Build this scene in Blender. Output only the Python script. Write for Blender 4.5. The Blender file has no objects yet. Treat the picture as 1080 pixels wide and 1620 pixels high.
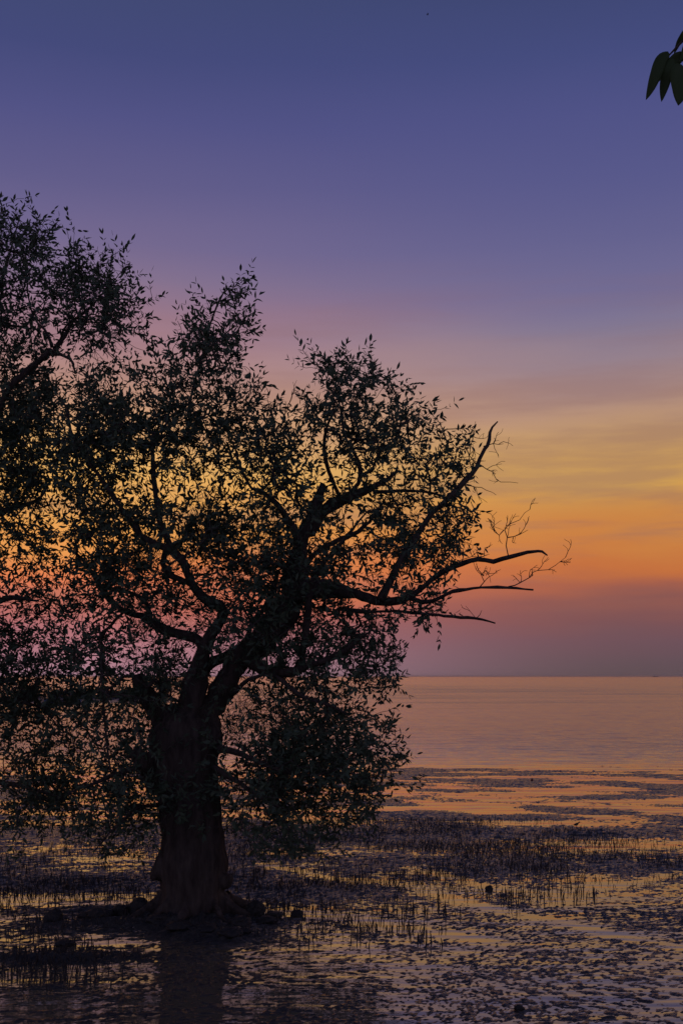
import bpy, bmesh, math, random
import numpy as np
from mathutils import Vector, Matrix

random.seed(7); rng = np.random.default_rng(7)
S = bpy.context.scene; COL = S.collection

# ------------------------------------------------------------------ camera
HAZE_D = 6e-5
H = 3.0; F = 1800.0; HZ = 1070.0          # eye height, focal length and horizon row in photo pixels
cd = bpy.data.cameras.new('camera'); cam = bpy.data.objects.new('camera', cd); COL.objects.link(cam)
cam.location = (0, 0, H); cam.rotation_euler = (math.pi/2, 0, 0)
cd.sensor_fit = 'VERTICAL'; cd.sensor_height = 36; cd.lens = 36*F/1620
cd.shift_y = 260/1620; cd.clip_start = .1; cd.clip_end = 60000
S.camera = cam
def P(px, py, Y): return np.array([(px-540)/F*Y, Y, H-(py-HZ)/F*Y])
def G(px, py, z=0):
    Y = (H-z)*F/(py-HZ); return np.array([(px-540)/F*Y, Y, z])

# ------------------------------------------------------------------ sky
def lin(c): return tuple(((v/255)/12.92 if v/255 <= .04045 else ((v/255+.055)/1.055)**2.4) for v in c)+(1,)
W = bpy.data.worlds.new("World"); S.world = W; W.use_nodes = True
nt = W.node_tree; N = nt.nodes; L = nt.links; N.clear()
def nd(t, **k):
    n = N.new(t)
    for a, b in k.items(): setattr(n, a, b)
    return n
def mth(op, a, b=None, c=None):
    n = nd('ShaderNodeMath', operation=op)
    for i, v in enumerate((a, b, c)):
        if v is None: continue
        if isinstance(v, (int, float)): n.inputs[i].default_value = v
        else: L.new(v, n.inputs[i])
    return n.outputs[0]
tc = nd('ShaderNodeTexCoord'); sx = nd('ShaderNodeSeparateXYZ'); L.new(tc.outputs['Generated'], sx.inputs[0])
X_, Y_, Z_ = sx.outputs
hor = mth('SQRT', mth('ADD', mth('MULTIPLY', X_, X_), mth('MULTIPLY', Y_, Y_)))
el = mth('DIVIDE', mth('MAXIMUM', Z_, 0.0), mth('MAXIMUM', hor, .001))
mp = nd('ShaderNodeMapping'); mp.inputs['Scale'].default_value = (2.2, 2.2, 13); mp.inputs['Rotation'].default_value = (0, math.radians(4), 0); L.new(tc.outputs['Generated'], mp.inputs[0])
no = nd('ShaderNodeTexNoise'); no.inputs['Scale'].default_value = 1.6; no.inputs['Detail'].default_value = 5; no.inputs['Roughness'].default_value = .5
L.new(mp.outputs[0], no.inputs['Vector'])
low = mth('MAXIMUM', mth('SUBTRACT', 1, mth('MULTIPLY', el, 2.2)), .15)
el2 = mth('ADD', el, mth('MULTIPLY', mth('MULTIPLY', mth('SUBTRACT', no.outputs['Fac'], .5), .10), mth('MULTIPLY', low, mth('MINIMUM', mth('MULTIPLY', el, 12), 1))))
fac = mth('DIVIDE', el2, .8)
def ramp(stops):
    r = nd('ShaderNodeValToRGB'); cr = r.color_ramp; cr.interpolation = 'LINEAR'
    st = sorted([((HZ-y)/F/.8, c) for y, c in stops])
    for i, (p, c) in enumerate(st):
        e = cr.elements[i] if i < 2 else cr.elements.new(min(p, 1))
        e.position = min(p, 1); e.color = lin(c)
    L.new(fac, r.inputs[0]); return r.outputs[0]
right = ramp([(-382,(44,50,88)), (0,(56,64,107)), (100,(62,69,117)), (200,(72,75,125)), (300,(80,81,129)), (400,(92,90,133)), (480,(104,99,137)),
   (540,(122,112,136)), (580,(140,120,130)), (620,(156,127,122)), (660,(169,133,111)), (700,(181,141,97)), (740,(192,147,83)),
   (780,(196,148,75)), (820,(188,130,68)), (860,(188,118,60)), (900,(182,102,56)), (930,(154,86,68)), (955,(127,77,75)), (985,(108,71,79)),
   (1015,(95,71,84)), (1045,(85,71,82)), (1070,(80,71,79))])
left = ramp([(-382,(44,50,86)), (0,(58,66,108)), (100,(61,67,114)), (200,(74,75,124)), (300,(88,84,128)), (400,(106,96,134)), (450,(122,104,132)),
   (500,(143,110,126)), (550,(155,118,126)), (600,(172,132,124)), (650,(190,145,118)), (700,(204,155,104)), (750,(214,163,93)),
   (800,(216,155,80)), (850,(212,140,74)), (900,(208,114,74)), (940,(190,98,84)), (970,(168,88,92)), (1000,(146,90,110)),
   (1040,(138,104,130)), (1070,(132,110,136))])
back = ramp([(-382,(54,60,98)), (0,(82,86,124)), (400,(118,114,142)), (700,(140,128,148)), (900,(128,118,142)), (1000,(104,104,130)), (1070,(90,94,118))])
def smooth(v, a, b):
    n = nd('ShaderNodeMapRange', interpolation_type='SMOOTHSTEP'); L.new(v, n.inputs[0])
    n.inputs[1].default_value = a; n.inputs[2].default_value = b; return n.outputs[0]
def mixc(f, a, b):
    n = nd('ShaderNodeMix', data_type='RGBA'); L.new(f, n.inputs[0]); L.new(a, n.inputs[6]); L.new(b, n.inputs[7]); return n.outputs[2]
hs = mth('MAXIMUM', hor, .001)
az = mth('DIVIDE', X_, hs); fr = mth('DIVIDE', Y_, hs)
front = mixc(smooth(az, -.22, .26), left, right)
skyc = mixc(smooth(fr, .75, -.5), front, back)
mp3 = nd('ShaderNodeMapping'); mp3.inputs['Scale'].default_value = (1.6, 1.6, 15); mp3.inputs['Rotation'].default_value = (0, math.radians(-7), 0); L.new(tc.outputs['Generated'], mp3.inputs[0])
n3 = nd('ShaderNodeTexNoise'); n3.inputs['Scale'].default_value = 2.3; n3.inputs['Detail'].default_value = 7; n3.inputs['Roughness'].default_value = .58; L.new(mp3.outputs[0], n3.inputs['Vector'])
veil = mth('MULTIPLY', smooth(n3.outputs['Fac'], .44, .66), mth('MULTIPLY', smooth(el, .02, .09), smooth(el, .42, .14)))   # thin grey haze streaks low over the sea
hz_ = nd('ShaderNodeRGB'); hz_.outputs[0].default_value = lin((128, 92, 92)); skyc = mixc(mth('MULTIPLY', veil, .45), skyc, hz_.outputs[0])
ns = nd('ShaderNodeTexSky'); ns.sky_type = 'NISHITA'; ns.sun_disc = False
SUN_EL = math.radians(2.0); SUN_AZ = math.radians(-10)
ns.sun_elevation = SUN_EL; ns.sun_rotation = SUN_AZ
b1 = nd('ShaderNodeBackground'); L.new(skyc, b1.inputs[0]); b1.inputs[1].default_value = .97
b2 = nd('ShaderNodeBackground'); L.new(ns.outputs[0], b2.inputs[0]); b2.inputs[1].default_value = .003
ad = nd('ShaderNodeAddShader'); L.new(b1.outputs[0], ad.inputs[0]); L.new(b2.outputs[0], ad.inputs[1])
wo = nd('ShaderNodeOutputWorld'); L.new(ad.outputs[0], wo.inputs[0])

# afterglow of a sun just down behind the tree: very weak and very wide
sl = bpy.data.lights.new('sun', 'SUN'); sl.energy = .03; sl.angle = math.radians(60); sl.color = (1, .6, .35)
so = bpy.data.objects.new('sun', sl); COL.objects.link(so)
so.rotation_euler = Vector((math.sin(SUN_AZ)*math.cos(SUN_EL), math.cos(SUN_AZ)*math.cos(SUN_EL), math.sin(math.radians(8)))).to_track_quat('Z', 'Y').to_euler()

S.view_settings.view_transform = 'Standard'; S.view_settings.look = 'None'
S.view_settings.exposure = .24; S.view_settings.gamma = 1; S.view_settings.use_curve_mapping = False
S.render.engine = 'CYCLES'

# ------------------------------------------------------------------ materials
def material(name, build):
    m = bpy.data.materials.new(name); m.use_nodes = True
    t = m.node_tree; b = t.nodes['Principled BSDF']; build(t, b); return m
def noise(t, scale, vec=None, detail=4, stretch=None, rough=.55):
    n = t.nodes.new('ShaderNodeTexNoise'); n.inputs['Scale'].default_value = scale; n.inputs['Detail'].default_value = detail
    n.inputs['Roughness'].default_value = rough
    if vec is not None:
        if stretch:
            mm = t.nodes.new('ShaderNodeMapping'); mm.inputs['Scale'].default_value = stretch
            t.links.new(vec, mm.inputs[0]); vec = mm.outputs[0]
        t.links.new(vec, n.inputs['Vector'])
    return n.outputs['Fac']
def pos(t): return t.nodes.new('ShaderNodeNewGeometry').outputs['Position']
def tramp(t, f, stops):
    r = t.nodes.new('ShaderNodeValToRGB'); t.links.new(f, r.inputs[0])
    for i, (p, c) in enumerate(stops):
        e = r.color_ramp.elements[i] if i < 2 else r.color_ramp.elements.new(p)
        e.position = p; e.color = tuple(c)+(1,) if not isinstance(c, float) else (c, c, c, 1)
    return r.outputs[0]
def tbump(t, b, f, strength, dist):
    n = t.nodes.new('ShaderNodeBump'); n.inputs['Strength'].default_value = strength; n.inputs['Distance'].default_value = dist
    t.links.new(f, n.inputs['Height']); t.links.new(n.outputs[0], b.inputs['Normal']); return n
def tm(t, op, a, b=None):
    n = t.nodes.new('ShaderNodeMath'); n.operation = op
    for i, v in enumerate((a, b)):
        if v is None: continue
        if isinstance(v, (int, float)): n.inputs[i].default_value = v
        else: t.links.new(v, n.inputs[i])
    return n.outputs[0]
def tmap(t, v, a, b, c, d, smoothstep=True):
    n = t.nodes.new('ShaderNodeMapRange'); t.links.new(v, n.inputs[0])
    if smoothstep: n.interpolation_type = 'SMOOTHSTEP'
    for i, q in enumerate((a, b, c, d)): n.inputs[i+1].default_value = q
    return n.outputs[0]

def m_mud(t, b):
    p = pos(t)
    c = tramp(t, noise(t, 1.3, p, 6), [(.3, (.030, .031, .030)), (.7, (.066, .064, .056))])
    t.links.new(c, b.inputs['Base Color'])
    t.links.new(tmap(t, noise(t, 9, p, 4), .35, .65, .24, .5), b.inputs['Roughness'])
    b.inputs['IOR'].default_value = 1.5; b.inputs['Coat Weight'].default_value = .18; b.inputs['Coat Roughness'].default_value = .22; b.inputs['Coat IOR'].default_value = 1.6
    tbump(t, b, noise(t, 60, p, 5, rough=.7), 1.0, .03)
MUD = material('wet_mud', m_mud)
def m_water(t, b):
    p = pos(t)
    s = t.nodes.new('ShaderNodeSeparateXYZ'); t.links.new(p, s.inputs[0]); y = s.outputs[1]
    b.inputs['Base Color'].default_value = (.15, .125, .08, 1)
    b.inputs['IOR'].default_value = 2.2
    long_ = noise(t, 1, p, 3, (.05, .33, 1))
    swell = noise(t, 1, p, 3, (.45, 1.7, 1))
    rip = noise(t, 1, p, 3, (2.6, 7.5, 1))
    cap = noise(t, 1, p, 2, (9, 16, 1))
    pn = noise(t, 1, p, 8, (.018, .060, 1), .68)
    breeze = tm(t, 'MULTIPLY', tmap(t, y, 85, 190, 0, .13), tmap(t, y, 520, 240, 0, 1))
    patch = tmap(t, tm(t, 'ADD', pn, breeze), .50, .74, 0, 1)       # cat's paws: rippled bands and slicks
    open_ = tmap(t, y, 33, 48, .16, 1.0)
    mid = noise(t, 1, p, 3, (.22, .85, 1))
    h = tm(t, 'ADD', tm(t, 'ADD', tm(t, 'MULTIPLY', mid, .13), tm(t, 'MULTIPLY', long_, .12)), tm(t, 'MULTIPLY', swell, .085))
    h = tm(t, 'ADD', h, tm(t, 'ADD', tm(t, 'MULTIPLY', rip, tm(t, 'ADD', tm(t, 'MULTIPLY', patch, .016), .011)), tm(t, 'MULTIPLY', cap, tm(t, 'ADD', tm(t, 'MULTIPLY', patch, .010), .0008))))
    h = tm(t, 'MULTIPLY', h, open_)
    t.links.new(tm(t, 'ADD', tm(t, 'MULTIPLY', tm(t, 'ADD', tm(t, 'MULTIPLY', patch, .14), .10), tmap(t, y, 36, 70, 0, 1)), .04), b.inputs['Roughness'])
    tbump(t, b, h, 1.0, 1.0)
WATER = material('still_water', m_water)
def m_bark(t, b):
    p = pos(t)
    c = tramp(t, noise(t, 5, p, 6, (3, 3, .7)), [(.3, (.035, .028, .024)), (.7, (.10, .080, .068))])
    t.links.new(c, b.inputs['Base Color']); b.inputs['Roughness'].default_value = .9
    b.inputs['Specular IOR Level'].default_value = .25
    tbump(t, b, noise(t, 30, p, 5, (1, 1, .35)), .9, .03)
BARK = material('bark', m_bark)
def leafmat(name, c0, c1):
    def f(t, b):
        p = pos(t)
        c = tramp(t, noise(t, 3.5, p, 3), [(.35, c0), (.65, c1)])
        t.links.new(c, b.inputs['Base Color']); b.inputs['Roughness'].default_value = .62
        b.inputs['Specular IOR Level'].default_value = .2
        tr = t.nodes.new('ShaderNodeBsdfTranslucent'); t.links.new(c, tr.inputs[0])
        mx = t.nodes.new('ShaderNodeMixShader'); mx.inputs[0].default_value = .06
        o = t.nodes['Material Output']; t.links.new(b.outputs[0], mx.inputs[1]); t.links.new(tr.outputs[0], mx.inputs[2]); t.links.new(mx.outputs[0], o.inputs[0])
    return material(name, f)
LEAF = leafmat('leaf_green', (.058, .082, .055), (.085, .12, .07))
LEAF2 = leafmat('broad_leaf_green', (.04, .07, .02), (.06, .09, .03))
def plain(name, c, r=.6, bscale=60, bs=.3, bd=.01):
    def f(t, b):
        p = pos(t)
        cc = tramp(t, noise(t, 12, p, 4), [(.3, tuple(v*.8 for v in c)), (.7, tuple(min(1, v*1.15) for v in c))])
        t.links.new(cc, b.inputs['Base Color']); b.inputs['Roughness'].default_value = r
        tbump(t, b, noise(t, bscale, p, 3), bs, bd)
    return material(name, f)
ROOT = plain('root_skin', (.030, .026, .024), .75)
STONE = plain('dark_stone', (.022, .021, .020), .7, 25, .8, .03)
RED = plain('faded_red', (.14, .02, .018), .5)
BIRD = plain('dark_feathers', (.035, .03, .03), .8)
BLUEHULL = plain('blue_paint', (.10, .14, .26), .5)
GREYPAINT = plain('grey_paint', (.16, .18, .22), .6)
SCRUB = plain('far_scrub', (.035, .045, .045), .9)
POST = plain('weathered_post', (.10, .115, .16), .8)
SHIP = plain('ship_paint', (.10, .10, .12), .6)

# ------------------------------------------------------------------ helpers
def mesh(name, V, Fc, m=None, smooth_=False):
    me = bpy.data.meshes.new(name)
    V = np.asarray(V, np.float32)
    if isinstance(Fc, np.ndarray):
        k = Fc.shape[1]; n = len(Fc)
        me.vertices.add(len(V)); me.vertices.foreach_set('co', V.ravel())
        me.loops.add(n*k); me.loops.foreach_set('vertex_index', Fc.astype(np.int32).ravel())
        me.polygons.add(n); me.polygons.foreach_set('loop_start', np.arange(0, n*k, k, dtype=np.int32))
        me.update(calc_edges=True)
    else: me.from_pydata([tuple(v) for v in V], [], Fc)
    if smooth_: me.polygons.foreach_set('use_smooth', np.ones(len(me.polygons), bool))
    if m: me.materials.append(m)
    me.update(); return me
def link(name, me, parent=None, loc=None):
    o = bpy.data.objects.new(name, me); COL.objects.link(o)
    if parent is not None: o.parent = parent
    if loc is not None: o.location = loc
    return o
def tag(o, label=None, cat=None, group=None, kind=None):
    for k, v in (('label', label), ('category', cat), ('group', group), ('kind', kind)):
        if v: o[k] = v
    return o
def empty(name, loc): return link(name, None, loc=tuple(loc))

def _h(ix, iy, s):
    n = (ix*374761393 + iy*668265263 + s*974634777) & 0x7fffffff
    n = ((n ^ (n >> 13))*1274126177) & 0x7fffffff
    return ((n ^ (n >> 16)) & 0xffff)/65535.0
def vn(x, y, s=0):
    ix = np.floor(x).astype(np.int64); iy = np.floor(y).astype(np.int64); fx = x-ix; fy = y-iy
    u = fx*fx*(3-2*fx); v = fy*fy*(3-2*fy)
    a = _h(ix, iy, s); b = _h(ix+1, iy, s); c = _h(ix, iy+1, s); d = _h(ix+1, iy+1, s)
    return (a*(1-u)+b*u)*(1-v)+(c*(1-u)+d*u)*v
def fbm(x, y, s=0, o=4, g=.5):
    r = 0; a = 1; t = 0
    for i in range(o):
        r = r+a*vn(x*math.cos(i)-y*math.sin(i)+i*17.3, x*math.sin(i)+y*math.cos(i)+i*5.1, s+i); t += a; a *= g; x = x*2.03; y = y*2.03
    return r/t-.5
def vn3(p, s=0):                                     # cheap 3-D value noise from 2-D slices
    z = p[:, 2]; iz = np.floor(z).astype(np.int64); f = z-iz; f = f*f*(3-2*f)
    out = np.zeros(len(p))
    for k in (0, 1):
        w = (1-f) if k == 0 else f
        out += w*vn(p[:, 0]+(iz+k)*31.7, p[:, 1]+(iz+k)*17.9, s)
    return out-.5
def gridval(grid, px, py, x0, y0, dx, dy):           # bilinear lookup of a table of digits
    g = np.array(grid, float); gx = np.clip((px-x0)/dx-.5, 0, g.shape[1]-1.001); gy = np.clip((py-y0)/dy-.5, 0, g.shape[0]-1.001)
    ix = gx.astype(int); iy = gy.astype(int); fx = gx-ix; fy = gy-iy
    return (g[iy, ix]*(1-fx)+g[iy, ix+1]*fx)*(1-fy)+(g[iy+1, ix]*(1-fx)+g[iy+1, ix+1]*fx)*fy
def sstep(x, a, b): t = np.clip((x-a)/(b-a), 0, 1); return t*t*(3-2*t)
def segdist(x, y, pts):
    d = np.full(x.shape, 1e9)
    for (ax, ay), (bx, by) in zip(pts[:-1], pts[1:]):
        vx, vy = bx-ax, by-ay; t = np.clip(((x-ax)*vx+(y-ay)*vy)/(vx*vx+vy*vy), 0, 1)
        d = np.minimum(d, np.hypot(x-ax-t*vx, y-ay-t*vy))
    return d

# ------------------------------------------------------------------ mud flat
TREE = G(302, 1452)                                   # foot of the near tree
CHAN = [[tuple(G(*q)[:2]) for q in c] for c in (
    [(420, 1368), (545, 1390), (640, 1402), (760, 1434), (860, 1456), (975, 1478), (1080, 1500)],
    [(640, 1371), (705, 1386), (775, 1404), (880, 1414), (960, 1406), (1080, 1380)],
    [(420, 1445), (560, 1452), (650, 1470), (760, 1490)])]
PUD = [(*G(905, 1424)[:2], .55, .5), (*G(945, 1392)[:2], .35, .9), (*G(600, 1394)[:2], .7, .5), (*G(470, 1440)[:2], .5, .25), (*G(185, 1360)[:2], .9, .9), (*G(230, 1422)[:2], .5, .3), (*G(980, 1335)[:2], 1.6, .9), (*G(1010, 1335)[:2], 2.2, 1.5), (*G(800, 1306)[:2], 3, .6)]
BANK = [(*G(170, 1440)[:2], .8, .26, .035), (*G(210, 1465)[:2], .9, .30, .04), (*G(300, 1458)[:2], .8, .42, .07), (*G(95, 1515)[:2], .9, .2, .04), (*G(350, 1478)[:2], .5, .3, .05), 
        (*G(700, 1318)[:2], 4.5, 1.0, .012), (*G(120, 1395)[:2], 1.9, .45, .035), (*G(450, 1410)[:2], 1.2, .5, .02), (*G(450, 1325)[:2], 2.5, .8, .012), (*G(920, 1319)[:2], .5, .35, .03)]
def mudh(x, y):
    wx = x+.25*fbm(x*1.3, y*1.3, 5, 3); wy = y+.25*fbm(x*1.3, y*1.3, 9, 3)
    # small lumps, drawn out along the ebb
    a = .55+.5*fbm(x*.25, y*.25, 40, 2)
    u = wx*np.cos(a)+wy*np.sin(a); v = -wx*np.sin(a)+wy*np.cos(a)
    lump = 1.05*fbm(u*15, v*27, 1, 3, .7)+.25*fbm(u*5, v*9, 11, 2)
    fine = 2.0*fbm(x*26, y*34, 60, 2, .7)
    near = (.042+.03*fbm(x*.8, y*.8, 51, 2))*lump+.012*fine+.010*fbm(x*1.4, y*2.2, 44, 2)-.0015*sstep(y, 17, 13)-.0005
    patches = fbm(wx*.62+wy*.35, wy*1.05-wx*.10, 21, 5, .56)
    far = .110*(patches+.008)+.040*lump+.012*fine
    k = sstep(y, 22.0, 24.5)
    zone_ = sstep(y, 15.5, 17.5)*(1-k)
    h = near*(1-k)+far*k+zone_*.0065
    h = h+.012*fbm(x*.5, y*.6, 33, 3)*(1-k)
    for cx, cy, rx, ry, up in BANK:
        e = np.exp(-((x-cx)/rx)**2-((y-cy)/ry)**2)
        h = h+e*up*(1+.9*lump*2)
    for c in CHAN:
        d = segdist(wx, wy, c); h = h-.013*np.exp(-(d/(.11+.10*lump+.05))**2)
    for cx, cy, rx, ry in PUD:
        h = h-.009*np.exp(-((wx-cx)/rx)**2-((wy-cy)/ry)**2)
    for cx, cy, rx, ry, dn in ((*G(110, 1345)[:2], 3.2, 2.2, .003), (*G(460, 1365)[:2], 1.8, 1.4, .002), (*G(60, 1425)[:2], 1.6, .45, .006)): h = h-dn*np.exp(-((wx-cx)/rx)**2-((wy-cy)/ry)**2)
    tide = sstep(y, 35.5, 41)
    h = h-tide*(.10+.25*sstep(y, 38, 60))
    return np.where(y < 60, h, -1.0)-sstep(y, 60, 200)*1.0
def axis(parts):
    out = []
    for a, b, s in parts: out += list(np.arange(a, b, s))
    return np.array(out)
xr = axis([(0, 4.8, .022), (4.8, 9, .05), (9, 15, .11), (15, 60, 1.5)]+[(60, 400, 40), (400, 4000, 600), (4000, 30001, 5000)])
xs = np.concatenate([-xr[:0:-1], xr]); 
ys = axis([(-60, 6, 3), (6, 8.8, .2), (8.8, 15, .020), (15, 19, .032), (19, 25, .05), (25, 42, .075), (42, 62, 1), (62, 200, 20), (200, 2000, 300), (2000, 30001, 4000)])
XX, YY = np.meshgrid(xs, ys); ZZ = mudh(XX, YY)
V = np.stack([XX, YY, ZZ], -1).reshape(-1, 3); nx, ny = len(xs), len(ys)
I = np.arange(nx*ny).reshape(ny, nx); Q = np.stack([I[:-1, :-1], I[:-1, 1:], I[1:, 1:], I[1:, :-1]], -1).reshape(-1, 4)
tag(link('mud_flat', mesh('mud_flat', V, Q, MUD, True)), kind='structure')
def hz(x, y): return float(mudh(np.array([float(x)]), np.array([float(y)]))[0])
R_ = 30000
tag(link('sea', mesh('sea', [(-R_, -60, 0), (R_, -60, 0), (R_, R_, 0), (-R_, R_, 0)], np.array([[0, 1, 2, 3]]), WATER)), kind='structure')

# ------------------------------------------------------------------ tubes
def frames(pts):
    pts = np.asarray(pts, float); d = np.gradient(pts, axis=0); d /= np.linalg.norm(d, axis=1, keepdims=True)+1e-9
    ref = np.array([.31, .9, .2]) if abs(d[0][1]) < .8 else np.array([1., 0, 0])
    out = []
    for t in d:
        ref = ref-t*ref.dot(t); ref /= np.linalg.norm(ref)+1e-9; out.append((ref.copy(), np.cross(t, ref)))
    return out
class Tubes:
    def __init__(s): s.V = []; s.F = []; s.n = 0
    def add(s, pts, rad, k=6, rough=0.0, tipclose=True):
        fr = frames(pts); n = len(pts); rings = []
        an = np.arange(k)*2*math.pi/k
        for i in range(n):
            a, b = fr[i]; r = rad[i]*(1+(rng.uniform(-rough, rough, k) if rough else 0))
            rings.append(np.asarray(pts[i])+np.outer(np.cos(an)*r, a)+np.outer(np.sin(an)*r, b))
        V = np.concatenate(rings); base = s.n; s.V.append(V); s.n += len(V)
        for i in range(n-1):
            for j in range(k):
                j2 = (j+1) % k; s.F.append((base+i*k+j, base+i*k+j2, base+(i+1)*k+j2, base+(i+1)*k+j))
        if k == 4:
            s.F.append((base+3, base+2, base+1, base)); s.F.append(tuple(base+(n-1)*k+j for j in range(4)))
        elif tipclose:
            c0 = np.asarray(pts[0]); c1 = np.asarray(pts[-1]); s.V.append(np.array([c0, c1])); ci = s.n; s.n += 2
            for j in range(k):
                j2 = (j+1) % k; s.F.append((ci, base+j2, base+j, base+j)[:3]); s.F.append((ci+1, base+(n-1)*k+j, base+(n-1)*k+j2))
    def mesh(s, name, m, sm=True):
        V = np.concatenate(s.V); me = bpy.data.meshes.new(name); me.from_pydata(V.tolist(), [], s.F)
        me.materials.append(m)
        if sm: me.polygons.foreach_set('use_smooth', np.ones(len(me.polygons), bool))
        me.update(); return me
def catmull(P_, step=.10):
    P_ = [np.asarray(p, float) for p in P_]; P_ = [2*P_[0]-P_[1]]+P_+[2*P_[-1]-P_[-2]]; out = []
    for i in range(1, len(P_)-2):
        a, b, c, d = P_[i-1:i+3]; n = max(1, int(np.linalg.norm((c-b)[:3])/step))
        for t in np.arange(n)/n:
            out.append(.5*((2*b)+(-a+c)*t+(2*a-5*b+4*c-d)*t*t+(-a+3*b-3*c+d)*t**3))
    out.append(P_[-2]); return np.array(out)

# ------------------------------------------------------------------ leaves
def leaf_template(w, curl):
    # base, shoulders, waist, tip with a folded midrib
    return np.array([(0, 0, 0), (-w*.8, .30, .10*w), (w*.8, .30, .10*w), (0, .32, -.25*w+curl*.02), (-w*.85, .58, .05*w-curl*.05), (w*.85, .58, .05*w-curl*.05), (0, .60, -.2*w-curl*.06), (0, 1, -curl*.22)])
LT = [leaf_template(w, c) for w, c in ((.17, .5), (.20, 1.0), (.15, .2), (.21, -.3))]
LF = [(0, 3, 1), (0, 2, 3), (1, 3, 6, 4), (3, 2, 5, 6), (4, 6, 7), (6, 5, 7)]
LF3 = np.array([(0, 3, 1), (0, 2, 3), (1, 3, 6), (1, 6, 4), (3, 2, 5), (3, 5, 6), (4, 6, 7), (6, 5, 7)])
LMESH = [mesh('leaf', t, [tuple(f) for f in LF], LEAF) for t in LT]
def nrm(v): return v/(np.linalg.norm(v)+1e-9)
def make_leaves(sprigs):                              # [(base, tip, droop)] -> list of (pos, ydir, zdir, len, kind)
    out = []
    for b, t, nl in sprigs:
        ax = nrm(t-b); ln = np.linalg.norm(t-b)
        side = nrm(np.cross(ax, rng.normal(size=3))); up = np.cross(side, ax)
        pairs = max(3, int(nl//2)); ang0 = rng.uniform(0, 6.28)
        for i in range(pairs):
            f = 1-i/pairs*rng.uniform(.9, 1.05)
            p = b+(t-b)*max(0, f); a0 = ang0+i*(math.pi/2)+rng.normal(0, .5)
            sp = rng.uniform(.5, 1.15) if i > 0 else rng.uniform(.1, .6)
            for k in (0, math.pi):
                if rng.random() < .12: continue
                rad = math.cos(a0+k)*side+math.sin(a0+k)*up
                d = nrm(ax*math.cos(sp)+rad*math.sin(sp)+np.array([0, 0, -.12])+rng.normal(0, .12, 3))
                z = nrm(np.cross(np.cross(d, ax+rng.normal(0, .35, 3)), d))
                out.append((p, d, z, rng.uniform(.056, .112), int(rng.integers(4))))
    return out
def leaf_objects(leaves, root, base, name_mass='foliage', nparts=300):
    # nearest leaves in the frame are leaves of their own, the rest one mass
    pos_ = np.array([l[0] for l in leaves]); px = pos_[:, 0]/pos_[:, 1]*F+540; py = HZ-(pos_[:, 2]-H)/pos_[:, 1]*F
    ok = (px > 0) & (px < 1080) & (py > 0); score = np.where(ok, pos_[:, 1]/np.array([l[3] for l in leaves]), 1e9)
    first = set(np.argsort(score)[:nparts].tolist())
    Vs = []; Fs = []; n = 0
    for i, (p, d, z, s, k) in enumerate(leaves):
        x = np.cross(d, z); M = np.stack([x, d, z], 1)
        if i in first:
            o = link('leaf', LMESH[k], root)
            m = Matrix(((M[0, 0]*s, M[0, 1]*s, M[0, 2]*s, p[0]-base[0]), (M[1, 0]*s, M[1, 1]*s, M[1, 2]*s, p[1]-base[1]), (M[2, 0]*s, M[2, 1]*s, M[2, 2]*s, p[2]-base[2]), (0, 0, 0, 1)))
            o.matrix_basis = m; continue
        Vs.append(p-base+(LT[k]*s)@M.T); Fs.append(LF3+n); n += 8
    o = link(name_mass, mesh(name_mass, np.concatenate(Vs), np.concatenate(Fs), LEAF), root); o['kind'] = 'stuff'
    return o

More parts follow.
